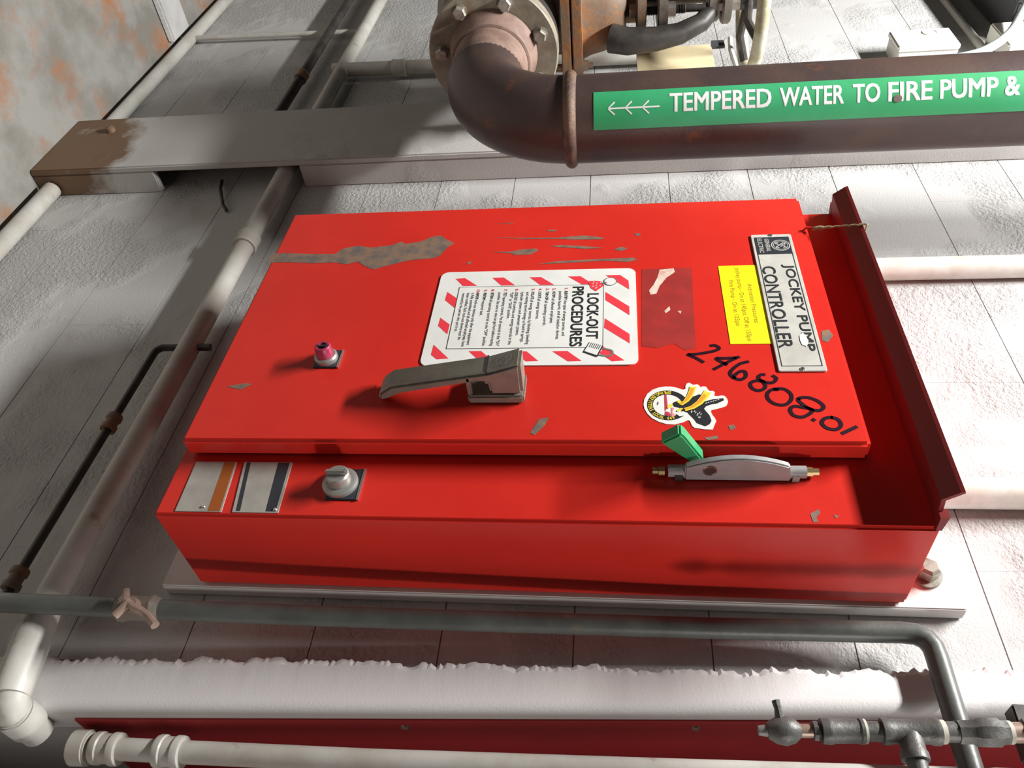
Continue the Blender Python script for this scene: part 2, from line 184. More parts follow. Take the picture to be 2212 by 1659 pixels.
# ------------------------------------------------------------------ mesh helpers
class MB:
    def __init__(s): s.v = []; s.f = []
    def add(s, vs, fs):
        n = len(s.v); s.v += [tuple(q) for q in vs]; s.f += [tuple(n + i for i in q) for q in fs]; return s
    def box(s, x0, x1, y0, y1, z0, z1):
        return s.add([(x0,y0,z0),(x1,y0,z0),(x1,y1,z0),(x0,y1,z0),(x0,y0,z1),(x1,y0,z1),(x1,y1,z1),(x0,y1,z1)],
                     [(0,3,2,1),(4,5,6,7),(0,1,5,4),(1,2,6,5),(2,3,7,6),(3,0,4,7)])
    def rings(s, rs, caps=True):
        n = len(rs[0]); vs = [p for r in rs for p in r]; fs = []
        for i in range(len(rs)-1):
            for j in range(n):
                k = (j+1) % n; fs.append((i*n+j, i*n+k, (i+1)*n+k, (i+1)*n+j))
        if caps:
            fs.append(tuple(reversed(range(n)))); fs.append(tuple((len(rs)-1)*n + j for j in range(n)))
        return s.add(vs, fs)
    def lathe(s, o, axis, prof, seg=28, caps=True, phase=0.0):
        a = Vector(axis).normalized(); t = Vector((0,0,1)) if abs(a.z) < .9 else Vector((1,0,0))
        e1 = t.cross(a).normalized(); e2 = a.cross(e1); o = Vector(o)
        return s.rings([[o + a*h + (e1*math.cos(phase+2*math.pi*j/seg) + e2*math.sin(phase+2*math.pi*j/seg))*max(r,1e-5) for j in range(seg)] for h, r in prof], caps)
    def cyl(s, p0, p1, r, seg=24, r1=None):
        p0 = Vector(p0); p1 = Vector(p1); d = p1 - p0
        return s.lathe(p0, d, [(0, r), (d.length, r if r1 is None else r1)], seg)
    def tube(s, path, r, seg=16, caps=True):
        pts = [Vector(q) for q in path]; rs = []; n = None
        for i, q in enumerate(pts):
            t = ((pts[min(i+1,len(pts)-1)] - q).normalized() + (q - pts[max(i-1,0)]).normalized()).normalized()
            if n is None:
                n = t.orthogonal().normalized()
            n = (n - t*n.dot(t)).normalized(); b = t.cross(n)
            rr = r[i] if isinstance(r, (list, tuple)) else r
            rs.append([q + (n*math.cos(2*math.pi*j/seg) + b*math.sin(2*math.pi*j/seg))*rr for j in range(seg)])
        return s.rings(rs, caps)
    def prism(s, poly, y0, y1):                      # polygon in (x, z), front y0 < back y1
        n = len(poly)
        return s.add([(x,y0,z) for x,z in poly] + [(x,y1,z) for x,z in poly],
                     [tuple(range(n)), tuple(reversed(range(n,2*n)))] + [(i,n+i,n+(i+1)%n,(i+1)%n) for i in range(n)])
    def prismx(s, poly, x0, x1):                     # polygon in (y, z)
        n = len(poly)
        return s.add([(x0,y,z) for y,z in poly] + [(x1,y,z) for y,z in poly],
                     [tuple(reversed(range(n))), tuple(range(n,2*n))] + [(i,(i+1)%n,n+(i+1)%n,n+i) for i in range(n)])
    def flat(s, poly, y): return s.add([(x,y,z) for x,z in poly], [tuple(range(len(poly)))])
    def torus(s, c, axis, R, r, seg=48, seg2=12):
        a = Vector(axis).normalized(); t = Vector((0,0,1)) if abs(a.z) < .9 else Vector((1,0,0))
        e1 = t.cross(a).normalized(); e2 = a.cross(e1); c = Vector(c); vs = []; fs = []
        for i in range(seg):
            d = e1*math.cos(2*math.pi*i/seg) + e2*math.sin(2*math.pi*i/seg)
            for j in range(seg2):
                vs.append(c + d*(R + r*math.cos(2*math.pi*j/seg2)) + a*r*math.sin(2*math.pi*j/seg2))
        for i in range(seg):
            for j in range(seg2):
                fs.append((i*seg2+j, ((i+1)%seg)*seg2+j, ((i+1)%seg)*seg2+(j+1)%seg2, i*seg2+(j+1)%seg2))
        return s.add(vs, fs)
    def stroke(s, pts, w, y, smooth=True):           # pen stroke in (x, z)
        P = [Vector((a, b)) for a, b in pts]
        if smooth and len(P) > 2:
            Q = []; closed = (P[0]-P[-1]).length < .004
            for i in range(len(P)-1):
                p0 = P[i-1] if i else (P[-2] if closed else P[0]); p3 = P[i+2] if i+2 < len(P) else (P[1] if closed else P[-1])
                for k in range(5):
                    t = k/5; a, b = P[i], P[i+1]
                    Q.append(.5*((2*a)+(b-p0)*t+(2*p0-5*a+4*b-p3)*t*t+(3*a-p0-3*b+p3)*t**3))
            Q.append(P[-1]); P = Q
        L = []; R = []
        for i, q in enumerate(P):
            t = (P[min(i+1,len(P)-1)] - P[max(i-1,0)])
            t = t.normalized() if t.length else Vector((1,0)); n = Vector((-t.y, t.x))*w/2
            if i == 0: q = q - t*w*.3
            if i == len(P)-1: q = q + t*w*.3
            L.append(q+n); R.append(q-n)
        k = len(P); vs = [(q.x,y,q.y) for q in L] + [(q.x,y,q.y) for q in R]
        return s.add(vs, [(i, k+i, k+i+1, i+1) for i in range(k-1)])
    def mesh(s, name, mat, bevel=0, seg=2, smooth=35):
        me = bpy.data.meshes.new(name); bm = bmesh.new()
        vs = [bm.verts.new(q) for q in s.v]
        for q in s.f:
            try: bm.faces.new([vs[i] for i in q])
            except ValueError: pass
        ys_ = [v[1] for v in s.v]; flat = max(ys_)-min(ys_) < .0005
        if flat:
            bm.normal_update()
            for fc in bm.faces:
                if fc.normal.y > 0: fc.normal_flip()
        else:
            bmesh.ops.recalc_face_normals(bm, faces=bm.faces)
        if bevel:
            es = [e for e in bm.edges if len(e.link_faces) == 2 and e.calc_face_angle() > .5]
            bmesh.ops.bevel(bm, geom=es, offset=bevel, segments=seg, affect='EDGES', clamp_overlap=True)
        bm.to_mesh(me); bm.free()
        me.materials.append(mat)
        if smooth:
            me.shade_smooth(); me.set_sharp_from_angle(angle=math.radians(smooth))
        return me

BASE = {}                                            # world position of each empty
def tag(o, label=None, cat=None, group=None, kind=None):
    for k, v in (('label', label), ('category', cat), ('group', group), ('kind', kind)):
        if v: o[k] = v
    return o
def link(o, parent=None):
    C.objects.link(o)
    if parent:
        o.parent = parent
        o.matrix_parent_inverse = Matrix.Translation(-BASE.get(parent.name, Vector((0,0,0))))
    return o
def obj(name, mb, mat, parent=None, bevel=0, seg=2, smooth=35, label=None):
    o = bpy.data.objects.new(name, mb.mesh(name, mat, bevel, seg, smooth))
    link(o, parent)
    if label: o['label'] = label
    return o
def thing(name, loc, label, cat, group=None):
    o = bpy.data.objects.new(name, None); o.empty_display_size = .05; o.location = loc
    C.objects.link(o); BASE[o.name] = Vector(loc)
    return tag(o, label, cat, group)

# lettering: built-in letter shapes as flat print
_cache = {}
def letters(txt, bold=0.0, spacing=1.0):
    key = (txt, bold, spacing)
    if key not in _cache:
        cu = bpy.data.curves.new('letters', 'FONT'); cu.body = txt; cu.size = 1.0; cu.offset = bold; cu.space_character = spacing
        cu.resolution_u = 3; cu.fill_mode = 'FRONT'
        ob = bpy.data.objects.new('letters', cu); C.objects.link(ob)
        bpy.context.view_layer.update()
        me = bpy.data.meshes.new_from_object(ob)
        vs = [(v.co.x, v.co.y) for v in me.vertices]; fs = [tuple(p.vertices) for p in me.polygons]
        bpy.data.objects.remove(ob); bpy.data.curves.remove(cu); bpy.data.meshes.remove(me)
        _cache[key] = (vs, fs)
    return _cache[key]
def write(mb, txt, x0, x1, z0, z1, y, bold=0.0, fit=True, spacing=1.0, capbox=None):
    vs, fs = letters(txt, 0.0, spacing)
    if not vs: return mb
    ax0 = min(a for a, b in vs); ax1 = max(a for a, b in vs)
    az0, az1 = capbox if capbox else (min(b for a, b in vs), max(b for a, b in vs))
    sz = (z1-z0)/(az1-az0); sx = (x1-x0)/(ax1-ax0) if fit else sz
    for i_, (da, db) in enumerate(((0, 0),) if not bold else ((-bold, -bold*.6), (bold, -bold*.6), (-bold, bold*.6), (bold, bold*.6), (0, 0))):
        mb.add([(x0+(a+da-ax0)*sx, y-.00006*i_, z0+(b+db-az0)*sz) for a, b in vs], fs)
    return mb
CAP = (0.0, 0.70)

# ================================================================== THE SETTING
o = obj('floor', MB().box(-4.6, 3.2, -3.8, 1.2, -1.16, -1.06), FLOORM); tag(o, kind='structure')
wall = obj('wall_back', MB().box(-4.0, 0.135, .034, .30, -1.06, 2.75), MORTAR); tag(wall, kind='structure')
# blocks of the wall
CH = .218; BL = .436; J = .0022
bmesh_block = MB().box(-BL/2+.0002, BL/2-.0002, 0, .02, -CH/2+J/2, CH/2-J/2).mesh('block', WALL, smooth=0)
half_block = {}
k = 0; z = 1.745 - CH*13
row = 0
while z < 2.7:
    zc = z + CH/2
    if zc - CH/2 > -1.10:
        x = .135 - (BL/2 if row % 2 else 0)
        if row % 2:                                  # closing half block at the corner
            if 'm' not in half_block:
                half_block['m'] = MB().box(-BL/4+.0002, BL/4-.0002, 0, .02, -CH/2+J/2, CH/2-J/2).mesh('half_block', WALL, smooth=0)
            b = bpy.data.objects.new('block', half_block['m']); b.location = (.135-BL/4, .030, zc); link(b, wall)
        while x - BL > -3.75:
            b = bpy.data.objects.new('block', bmesh_block); b.location = (x-BL/2, .030 + random.Random(k).uniform(-.0003, .0003), zc); link(b, wall)
            x -= BL; k += 1
    z += CH; row += 1

# chase cover (pilaster): hollow, open at its side where the conduits pass
pil = obj('trim_1', MB().box(-1.69, -1.362, -.060, -.040, -1.06, 2.75), PIL, bevel=.004); tag(pil, kind='structure')
obj('side_panel', MB().box(-1.386, -1.363, -.0405, .030, -1.06, -.66), PIL, pil, bevel=.003)
obj('side_panel', MB().box(-1.386, -1.363, -.0405, .030, -.20, 2.75), PIL, pil, bevel=.003)
obj('back_panel', MB().box(-1.688, -1.668, -.0405, .030, -1.06, 2.75), PIL, pil, bevel=.003)
nub = MB(); nub.lathe((-1.60, -.060, -.90), (0, -1, 0), [(0, .016), (.012, .014), (.018, .006)], 14)
obj('anchor_bolt', nub, PIL, pil)

# rough plaster coat at the right end of the wall, its left edge broken, its right corner rounded
rng = random.Random(7)
def xl(z): return .137 - .0265*z
def xr(z): return .226 - .047*z
pc = MB(); NZ = 760; ringsv = []
prev = 0
for i in range(NZ+1):
    z = -1.06 + (2.75+1.06)*i/NZ
    prev = prev*.80 + rng.uniform(-.0032, .0032); jag = rng.uniform(-.0024, .0024)
    chip = max(0, math.sin(z*9.1)*math.sin(z*3.3+1))*.006
    l = xl(z) + prev + jag - chip; r = xr(z)
    rad = .022
    sec = [(l+.004+rng.uniform(0,.004), .0305), (l, .016+rng.uniform(-.004,.004)), (l+.003, .006), (l+.012-jag, .001), (l+.020-jag*.5-prev*.5, 0)]
    for q in range(7):
        a = math.radians(90*q/6)
        sec.append((r-rad+rad*math.sin(a), rad-rad*math.cos(a)))
    sec.append((r, .06)); sec.append((r-.06, .06)); sec.append((r-.06,.0305))
    ringsv.append([(a, b, z) for a, b in sec])
pc.rings(ringsv)
o = obj('trim_2', pc, PARGE, smooth=18); tag(o, kind='structure')
# wall returning away from the room behind that corner
wr = MB()
zz = [-1.06, -.13, 2.75]
wr.add([(xr(z)-.20, y, z) for z in (-1.06, 2.75) for y in (.04, 1.3)] + [(xr(z)-.003, y, z) for z in (-1.06, 2.75) for y in (.04, 1.3)],
       [(0,1,5,4),(2,6,7,3),(0,4,6,2),(1,3,7,5),(4,5,7,6),(0,2,3,1)])
o = obj('wall_right', wr, PIL, smooth=0); tag(o, kind='structure')
o = obj('wall_light_block', MB().box(.335, 1.9, -.002, .5, -1.06, 2.75), PARGE, bevel=.01); tag(o, kind='structure')  # unseen block, added to keep the right-hand fill off the red panel
bb = MB()
bb.tube([(-4.0, .004, -1.015), (-1.70, .004, -1.015)], .024, 14)
o = obj('baseboard_left', bb, CONDUIT); tag(o, kind='structure')
bb = MB(); bb.tube([(-1.355, .002, -1.01), (.19, -.002, -1.01)], .026, 14)
o = obj('baseboard_back', bb, CONDUIT); tag(o, kind='structure')
cb = MB(); cb.prism([(-2.60, -1.06), (-2.42, -1.06), (-2.43, -1.035), (-2.59, -1.035)], -.9, -.02)
o = obj('trim_3', cb, WALL, bevel=.006); tag(o, kind='structure')

# ================================================================== THE RED CABINET
YF = -.2029; YD = -.2447
cab = thing('control_cabinet', (-.39, -.10, 0), 'large red wall cabinet labelled JOCKEY PUMP CONTROLLER with door and handle', 'cabinet')
body = obj('body', MB().box(-.787, 0, YF, -.001, 0, 1.172), RED, cab, bevel=.005, seg=3)
for i, ch in enumerate(CHIPS): obj('paint_chip', MB().flat(ch, YF-.0004), SCRAPE, body, smooth=0)
# drip shield over the top
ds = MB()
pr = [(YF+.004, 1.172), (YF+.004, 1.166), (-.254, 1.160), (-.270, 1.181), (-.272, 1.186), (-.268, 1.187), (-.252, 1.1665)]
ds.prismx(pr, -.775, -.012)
obj('drip_shield', ds, REDSHADE, cab, smooth=0, label='shade-darkened red drip shield flaring out above the door')
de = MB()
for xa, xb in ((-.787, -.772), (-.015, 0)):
    obj('shield_end', MB().prismx([(YF+.004, 1.172), (YF+.004, 1.164), (-.228, 1.163), (-.230, 1.175)], xa, xb), REDSHADE, cab, smooth=0)
# door
D = MB().box(-.784, -.118, YD, -.208, .016, 1.097)
door = obj('door', D, RED, cab, bevel=.006, seg=3, label='raised red door covering most of the cabinet front')
gk = MB().box(-.775, -.127, -.209, YF+.001, .026, 1.087); obj('door_gasket', gk, INK, cab)
for i, sc in enumerate(SCRAPES): obj('paint_scrape', MB().flat(sc, YD-.0004), SCRAPE, door, smooth=0)
obj('sticker_residue', MB().flat(PATCH, YD-.0003), RESIDUE, door, smooth=0)
for sc in SCUFFS: obj('pale_scuff', MB().flat(sc, YD-.0006), SCUFF, door, smooth=0)
# handwriting in marker
hw = MB()
for st in HAND: hw.stroke(st, .0062, YD-.0005)
obj('marker_number', hw, MARKER, cab, smooth=0, label='handwritten black marker number 246808.01')
# hook for the twine
hk = MB(); hk.tube([(-.665,-.246,1.088),(-.664,-.252,1.092),(-.662,-.252,1.101),(-.660,-.246,1.103)], .0022, 8)
obj('twine_hook', hk, RED, door)

# --- lock-out sign
SX0, SX1, SZ0, SZ1 = -.5535, -.2885, .388, .762
def rrect(x0, x1, z0, z1, r, n=7):
    P = []
    for cx, cz, a0 in ((x1-r, z0+r, -90), (x1-r, z1-r, 0), (x0+r, z1-r, 90), (x0+r, z0+r, 180)):
        for i in range(n):
            a = math.radians(a0 + 90*i/(n-1)); P.append((cx+r*math.cos(a), cz+r*math.sin(a)))
    return P
YS = YD - .0022
sign = obj('lockout_sign', MB().prism(rrect(SX0, SX1, SZ0, SZ1, .016), YS, YD), SIGNW, cab, smooth=0, label='white plastic sign with red stripes reading LOCK-OUT PROCEDURES')
for st in STRIPES: obj('red_stripe', MB().flat(st, YS-.0002), SIGNR, sign, smooth=0)
px0, px1, pz0, pz1 = -.5053, -.3310, .4290, .7030
obj('inner_panel', MB().flat([(px0,pz0),(px1,pz0),(px1,pz1),(px0,pz1)], YS-.0003), SIGNW, sign, smooth=0)
fr = MB(); w = .0009
for a in ((px0,px1,pz0,pz0+w),(px0,px1,pz1-w,pz1),(px0,px0+w,pz0,pz1),(px1-w,px1,pz0,pz1)):
    fr.flat([(a[0],a[2]),(a[1],a[2]),(a[1],a[3]),(a[0],a[3])], YS-.0005)
obj('panel_outline', fr, INK, sign, smooth=0)
ti = MB()
write(ti, 'LOCK-OUT', -.4780, -.3540, .6735, .6938, YS-.0005, bold=.030)
write(ti, 'PROCEDURES', -.4990, -.3345, .6455, .6660, YS-.0005, bold=.030)
obj('title_print', ti, INK, sign, smooth=0)
LINES = [('1.', 'IDENTIFY', ' the types of energy sources, and', .6465), ('', '', 'possible hazards, and all isolation devices.', .6325),
 ('2.', 'NOTIFY', ' all affected employees.', .6155), ('3.', 'TURN-OFF', ' all operating controls.', .5985), ('4.', 'LOCATE', ' all energy sources.', .5815),
 ('5.', 'ISOLATE', ' all energy sources by blocking, bleeding', .5645), ('', '', 'and venting stored energy as found in springs,', .5525), ('', '', 'hydraulic systems and pneumatic systems.', .5405),
 ('6.', 'LOCK-OUT', ' all switches and energy controls in the', .5245), ('', '', '"OFF" or "SAFE" position.', .5125),
 ('7.', 'TEST', ' operating controls. Put all controls in the "ON"', .4985), ('', '', 'position. Be sure no one can get hurt before testing.', .4885),
 ('8.', 'RETURN', ' all operating controls to the "OFF" position.', .4775), ('9.', 'PERFORM', ' required task.', .4675),
 ('10.', 'REMOVE', ' lock-out devices only after the equipment', .4575), ('', '', 'is fully assembled and all affected employees have', .4495), ('', '', 'been notified. Each lock-out device must be', .4415), ('', '', 'removed by the person who put it on.', .4370)]
zt = [.6430, .6305, .6145, .5985, .5815, .5640, .5525, .5405, .5235, .5115, .4975, .4860, .4755, .4655, .4560, .4492, .4424, .4356]
zt = [z_ - .003 for z_ in (.634,.6239,.6114,.5989,.5852,.572,.5626,.5525,.5412,.5323,.5199,.5095,.4955,.4815,.4676,.4586,.4498,.4408)]
num = MB(); wb = MB(); wt = MB()
for (n_, b_, t_, _), zz_ in zip(LINES, zt):
    h = .0056; lx = -.4865
    if n_: write(num, n_, lx-.0095, lx-.0095+.0032*len(n_), zz_, zz_+h, YS-.0005, bold=.02, capbox=CAP)
    x = lx
    if b_:
        x1 = lx + .0031*len(b_); write(wb, b_, lx, x1, zz_, zz_+h, YS-.0005, bold=.02, capbox=CAP); x = x1 + .002
    L_ = len(t_.strip()); x2 = min(x + .00305*L_, px1-.006)
    write(wt, t_.strip(), x, x2, zz_, zz_+h, YS-.0005, bold=.004, capbox=CAP)
tag(obj('number_print', num, SIGNR, sign, smooth=0), kind='stuff')
tag(obj('bold_print', wb, INK, sign, smooth=0), kind='stuff')
tag(obj('text_print', wt, INKG, sign, smooth=0), kind='stuff')
# printed tag and padlock symbols
tg = MB().flat([(-.5099,.6743),(-.5158,.6760),(-.5160,.6880),(-.5140,.6978),(-.5051,.7027),(-.4993,.7016),(-.4843,.6886),(-.4942,.6788)], YS-.0007)
obj('printed_tag', tg, SIGNR, sign, smooth=0)
dots = MB()
for dx, dz in ((0,0),(.006,.001),(-.006,.001),(.001,.007),(-.005,-.006),(.003,-.006),(-.008,.008),(.009,-.001),(-.010,-.005)):
    a, b = -.5025+dx, .6890+dz
    dots.flat([(a-.0012,b-.0012),(a+.0012,b-.0012),(a+.0012,b+.0012),(a-.0012,b+.0012)], YS-.0009)
obj('tag_dots', dots, SIGNW, sign, smooth=0)
RCX, RCZ, RRR = -.5132, .7150, .0116
obj('tag_ring_fill', MB().flat([(RCX+RRR*math.cos(2*math.pi*i/20), RCZ+RRR*math.sin(2*math.pi*i/20)) for i in range(20)], YS-.0006), SIGNW, sign, smooth=0)
rg = MB().stroke([(RCX+RRR*math.cos(2*math.pi*i/20), RCZ+RRR*math.sin(2*math.pi*i/20)) for i in range(21)], .0016, YS-.0008, smooth=False)
rg.stroke([(-.5075,.7012),(-.5092,.7070)], .0040, YS-.0010, smooth=False)
obj('tag_ring', rg, INKG, sign, smooth=0)
pl = MB().stroke([(-.3290,.6960),(-.3252,.7130),(-.3197,.7190),(-.3110,.7170),(-.3095,.7090),(-.3130,.6925)], .0036, YS-.0006)
obj('padlock_shackle', pl, ALU, sign, smooth=0)
obj('padlock_shadow', MB().flat([(-.3441,.6790),(-.3195,.6690),(-.3065,.6935),(-.3345,.7030)], YS-.0008), INK, sign, smooth=0)
obj('padlock_body', MB().flat([(-.3435,.6803),(-.3215,.6713),(-.3110,.6925),(-.3355,.7013)], YS-.0010), SIGNW, sign, smooth=0)
pl = MB()
for i in range(6):
    t0 = .12 + i*.15
    a = (-.3430+.008*t0, .6808+.0205*t0); pl.stroke([a, (a[0]+.0105, a[1]-.0040)], .0012, YS-.0012, smooth=False)
obj('padlock_lines', pl, INK, sign, smooth=0)

# --- nameplate
NX0, NX1, NZ0, NZ1 = -.6505, -.2695, .985, 1.0605
YN = YD - .0030
npl = obj('nameplate', MB().prism(rrect(NX0, NX1, NZ0, NZ1, .003, 3), YN, YD), PLATE, cab, bevel=.0008, seg=1, smooth=0, label='silver nameplate with black letters and monogram')
e = .0055
nb = MB(); w = .0016
A0, A1, B0, B1 = NX0+.010, NX1-.011, NZ0+e, NZ1-e
for a in ((A0,A1,B0,B0+w),(A0,A1,B1-w,B1),(A0,A0+w,B0,B1),(A1-w,A1,B0,B1)):
    nb.flat([(a[0],a[2]),(a[1],a[2]),(a[1],a[3]),(a[0],a[3])], YN-.0002)
obj('plate_border', nb, INK, npl, smooth=0)
KX = A0 + .055
obj('black_field', MB().flat([(A0,B0),(KX,B0),(KX,B1),(A0,B1)], YN-.0004), PLATEB, npl, smooth=0)
tx = MB()
write(tx, 'JOCKEY PUMP', -.552, -.317, 1.0290, 1.0510, YN-.0004, bold=.014)
write(tx, 'CONTROLLER', -.5475, -.3245, .9935, 1.0165, YN-.0004, bold=.014)
obj('name_print', tx, INK, npl, smooth=0)
ge = MB()
write(ge, 'GENERAL', A0+.006, KX-.008, 1.0085, 1.0165, YN-.0006, bold=.022)
write(ge, 'ELECTRIC', A0+.005, KX-.005, .9955, 1.0035, YN-.0006, bold=.022)
def monogram(mb, cx, cz, R, y, wd):
    n = 28
    c = lambda r, a0=0, a1=360, m=n: [(cx+r*math.cos(math.radians(a0+(a1-a0)*i/m)), cz+r*math.sin(math.radians(a0+(a1-a0)*i/m))) for i in range(m+1)]
    mb.stroke(c(R), wd, y, smooth=False); mb.stroke(c(R*.80), wd*.6, y, smooth=False)
    for a in (45, 135, 225, 315):
        a_ = math.radians(a); mb.stroke([(cx+R*.58*math.cos(a_+.35), cz+R*.58*math.sin(a_+.35)), (cx+R*.74*math.cos(a_), cz+R*.74*math.sin(a_)), (cx+R*.58*math.cos(a_-.35), cz+R*.58*math.sin(a_-.35))], wd*.7, y)
    # flowing script G and E
    s_ = R*.62
    mb.stroke([(cx-s_*.05,cz+s_*.62),(cx-s_*.45,cz+s_*.72),(cx-s_*.62,cz+s_*.35),(cx-s_*.35,cz+s_*.05),(cx-s_*.05,cz+s_*.25),(cx-s_*.25,cz+s_*.45)], wd*.9, y)
    mb.stroke([(cx-s_*.35,cz+s_*.05),(cx-s_*.1,cz-s_*.3),(cx-s_*.5,cz-s_*.72),(cx-s_*.8,cz-s_*.35)], wd*.9, y)
    mb.stroke([(cx+s_*.62,cz+s_*.45),(cx+s_*.35,cz+s_*.72),(cx+s_*.12,cz+s_*.35),(cx+s_*.38,cz+s_*.02),(cx+s_*.1,cz-s_*.3),(cx+s_*.40,cz-s_*.70),(cx+s_*.75,cz-s_*.38)], wd*.9, y)
monogram(ge, A0+.0275, 1.0365, .0165, YN-.0006, .0017)
obj('maker_print', ge, PLATE, npl, smooth=0)
obj('torn_patch', MB().flat(TEAR, YN-.0008), SIGNW, npl, smooth=0)
for x_ in (NX0+.0035, NX1-.0045):
    rv = MB().lathe((x_, YN, (NZ0+NZ1)/2), (0,-1,0), [(0,.0042),(.0015,.0036),(.0024,.0012)], 12); obj('rivet', rv, CHROME, npl)

# --- yellow label
yl = obj('yellow_label', MB().prism([(-.556,.9155),(-.338,.9160),(-.338,.9845),(-.556,.9845)], YD-.0007, YD), YELLOW, cab, smooth=0, label='yellow label with pump pressures')
yt = MB()
write(yt, 'Activation Pressures', -.500, -.392, .9625, .9705, YD-.0009, capbox=CAP)
write(yt, 'Jockey pump - On at 145psi, Off at 155psi', -.550, -.345, .9455, .9535, YD-.0009, capbox=CAP)
write(yt, 'Fire Pump - On at 125psi', -.511, -.385, .9335-.003, .9385, YD-.0009, capbox=CAP)
obj('label_print', yt, YINK, yl, smooth=0)

# --- eagle sticker
st = obj('eagle_sticker', MB().prism(EAG['base'], YD-.0007, YD), EWHT, cab, smooth=0, label='white cut-out sticker with black eagle and round emblem')
rcx, rcz = EAG['ringc']; ra = abs(EAG['ringL'][1]-rcz); rb = abs(EAG['ringT'][0]-rcx); R_ = (ra+rb)/2; Ri = R_*.72
ringm = MB(); n = 48
vs = [(rcx+R_*math.cos(2*math.pi*i/n), YD-.0009, rcz+R_*math.sin(2*math.pi*i/n)) for i in range(n)] + [(rcx+Ri*math.cos(2*math.pi*i/n), YD-.0009, rcz+Ri*math.sin(2*math.pi*i/n)) for i in range(n)]
ringm.add(vs, [(i, (i+1)%n, n+(i+1)%n, n+i) for i in range(n)])
obj('emblem_ring', ringm, EBLK, st, smooth=0)
rt = MB(); txt = 'SPRINKLERFITTERS LOCAL 669'
for i, chx in enumerate(txt):
    if chx == ' ': continue
    vs, fs = letters(chx, .02)
    if not vs: continue
    mx = (min(a for a, b in vs)+max(a for a, b in vs))/2
    ang = math.radians(170 + 205*i/(len(txt)-1)); hgt = R_*.19; rm = (R_+Ri)/2
    # letters stand with their feet to the outside of the lower arc
    for_v = []
    for a, b in vs:
        u = (a-mx)*hgt/.7*.75; w_ = (b-.35)*hgt/.7
        rr = rm - w_; for_v.append((rcx+rr*math.cos(ang)-u*math.sin(ang), YD-.0011, rcz+rr*math.sin(ang)+u*math.cos(ang)))
    rt.add(for_v, fs)
obj('emblem_print', rt, EYEL, st, smooth=0)
for nm, key, mt, dy in (('emblem_pole','stem',ERED,.0010),('eagle_wing','wing1',EBLK,.0012),('emblem_mark','oval',INKG,.0010),('emblem_red','red',ERED,.0012),('emblem_hand','pink',EPNK,.0013),
                        ('eagle_head','head',EWHT,.0014),('eagle_beak','beak',EYEL,.0016),('eagle_claw','claw',EYEL,.0016),('eagle_foot','knob',EYEL,.0016),
                        ('ribbon','rib1',EYEL,.0016),('ribbon_face','rib1i',EORA,.0018),('ribbon','rib2',EYEL,.0016),('ribbon_face','rib2i',EORA,.0018)):
    obj(nm, MB().flat(EAG[key], YD-dy), mt, st, smooth=0)
fe = MB()
for q_ in FEATHERS: fe.stroke(q_, .0010, YD-.0014, smooth=False)
obj('feather_lines', fe, EWHT, st, smooth=0)

# --- big cast handle
hub = MB().prismx([(-.328,.577),(-.310,.523),(-.281,.360),(-.264,.337),(-.246,.334),(-.249,.346),(-.262,.372),(-.289,.505),(-.287,.521),(-.261,.523),(-.261,.577)], -.249, -.204)
handle = obj('handle', hub, HANDLE, cab, bevel=.005, seg=2, label='cast grey lever handle pointing down')
obj('handle_base', MB().box(-.256, -.200, YD-.017, YD, .486, .578), HANDLE, handle, bevel=.003)
obj('handle_tab', MB().box(-.214, -.204, -.300, -.258, .486, .494), HANDLE, handle, bevel=.002)
lg = MB(); monogram(lg, -.2265, .5495, .0125, 0, .0014)
lg.v = [(x, -.328 + (.577-z)*(.018/.054) - .0012, z) for x, y, z in lg.v]
obj('handle_emblem', lg, ALU, handle, smooth=0)
gv = MB().box(-.246, -.207, -.3105, -.306, .5195, .5225); obj('handle_groove', gv, INK, handle)

# --- red push button on the door
pb = obj('push_button', MB().box(-.331, -.286, YD-.003, YD, .197, .243), PLATEB, cab, bevel=.001, label='faded pink push button on a small black plate')
obj('plate_rim', MB().box(-.331, -.286, YD-.004, YD-.0005, .2405, .2435), CHROME, pb)
c0 = (-.3085, YD, .217)
obj('collar', MB().lathe(c0, (0,-1,0), [(0,.0205),(.010,.0205),(.013,.0175)], 24), ALU, pb)
obj('button_cap', MB().lathe(c0, (0,-1,0), [(.012,.0150),(.030,.0150),(.034,.0125),(.034,.0085),(.029,.0075)], 22), PINKB, pb)
obj('button_core', MB().box(-.3105, -.3065, YD-.0345, YD-.02, .206, .228), INK, pb)

# --- selector knob and plates on the strip beside the door
sk = obj('selector_knob', MB().box(-.094, -.033, YF-.003, YF, .2745, .3275), PLATEB, cab, bevel=.001, label='silver selector knob on a black plate')
obj('plate_rim', MB().box(-.094, -.033, YF-.004, YF-.0005, .3245, .328), CHROME, sk)
c0 = (-.0635, YF, .293)
obj('collar', MB().lathe(c0, (0,-1,0), [(0,.0285),(.009,.0285),(.012,.024),(.012,.020)], 28), ALU, sk)
obj('knob', MB().lathe(c0, (0,-1,0), [(.010,.0185),(.026,.0185),(.029,.016),(.029,.001)], 24), ALU, sk)
obj('knob_grip', MB().box(-.0675, -.0595, YF-.037, YF-.026, .276, .310), CHROME, sk, bevel=.002)
ra_ = obj('rating_plate', MB().prism([(-.107,.033),(-.007,.036),(-.007,.113),(-.107,.104)], YF-.0015, YF), DATAP, cab, smooth=0, label='small silver data plate with an orange band')
obj('orange_band', MB().flat([(-.106,.083),(-.008,.090),(-.008,.110),(-.106,.1015)], YF-.0017), ORANGE, ra_, smooth=0)
obj('plate_rivet', MB().lathe((-.016, YF-.0015, .080), (0,-1,0), [(0,.0035),(.002,.002)], 10), CHROME, ra_)
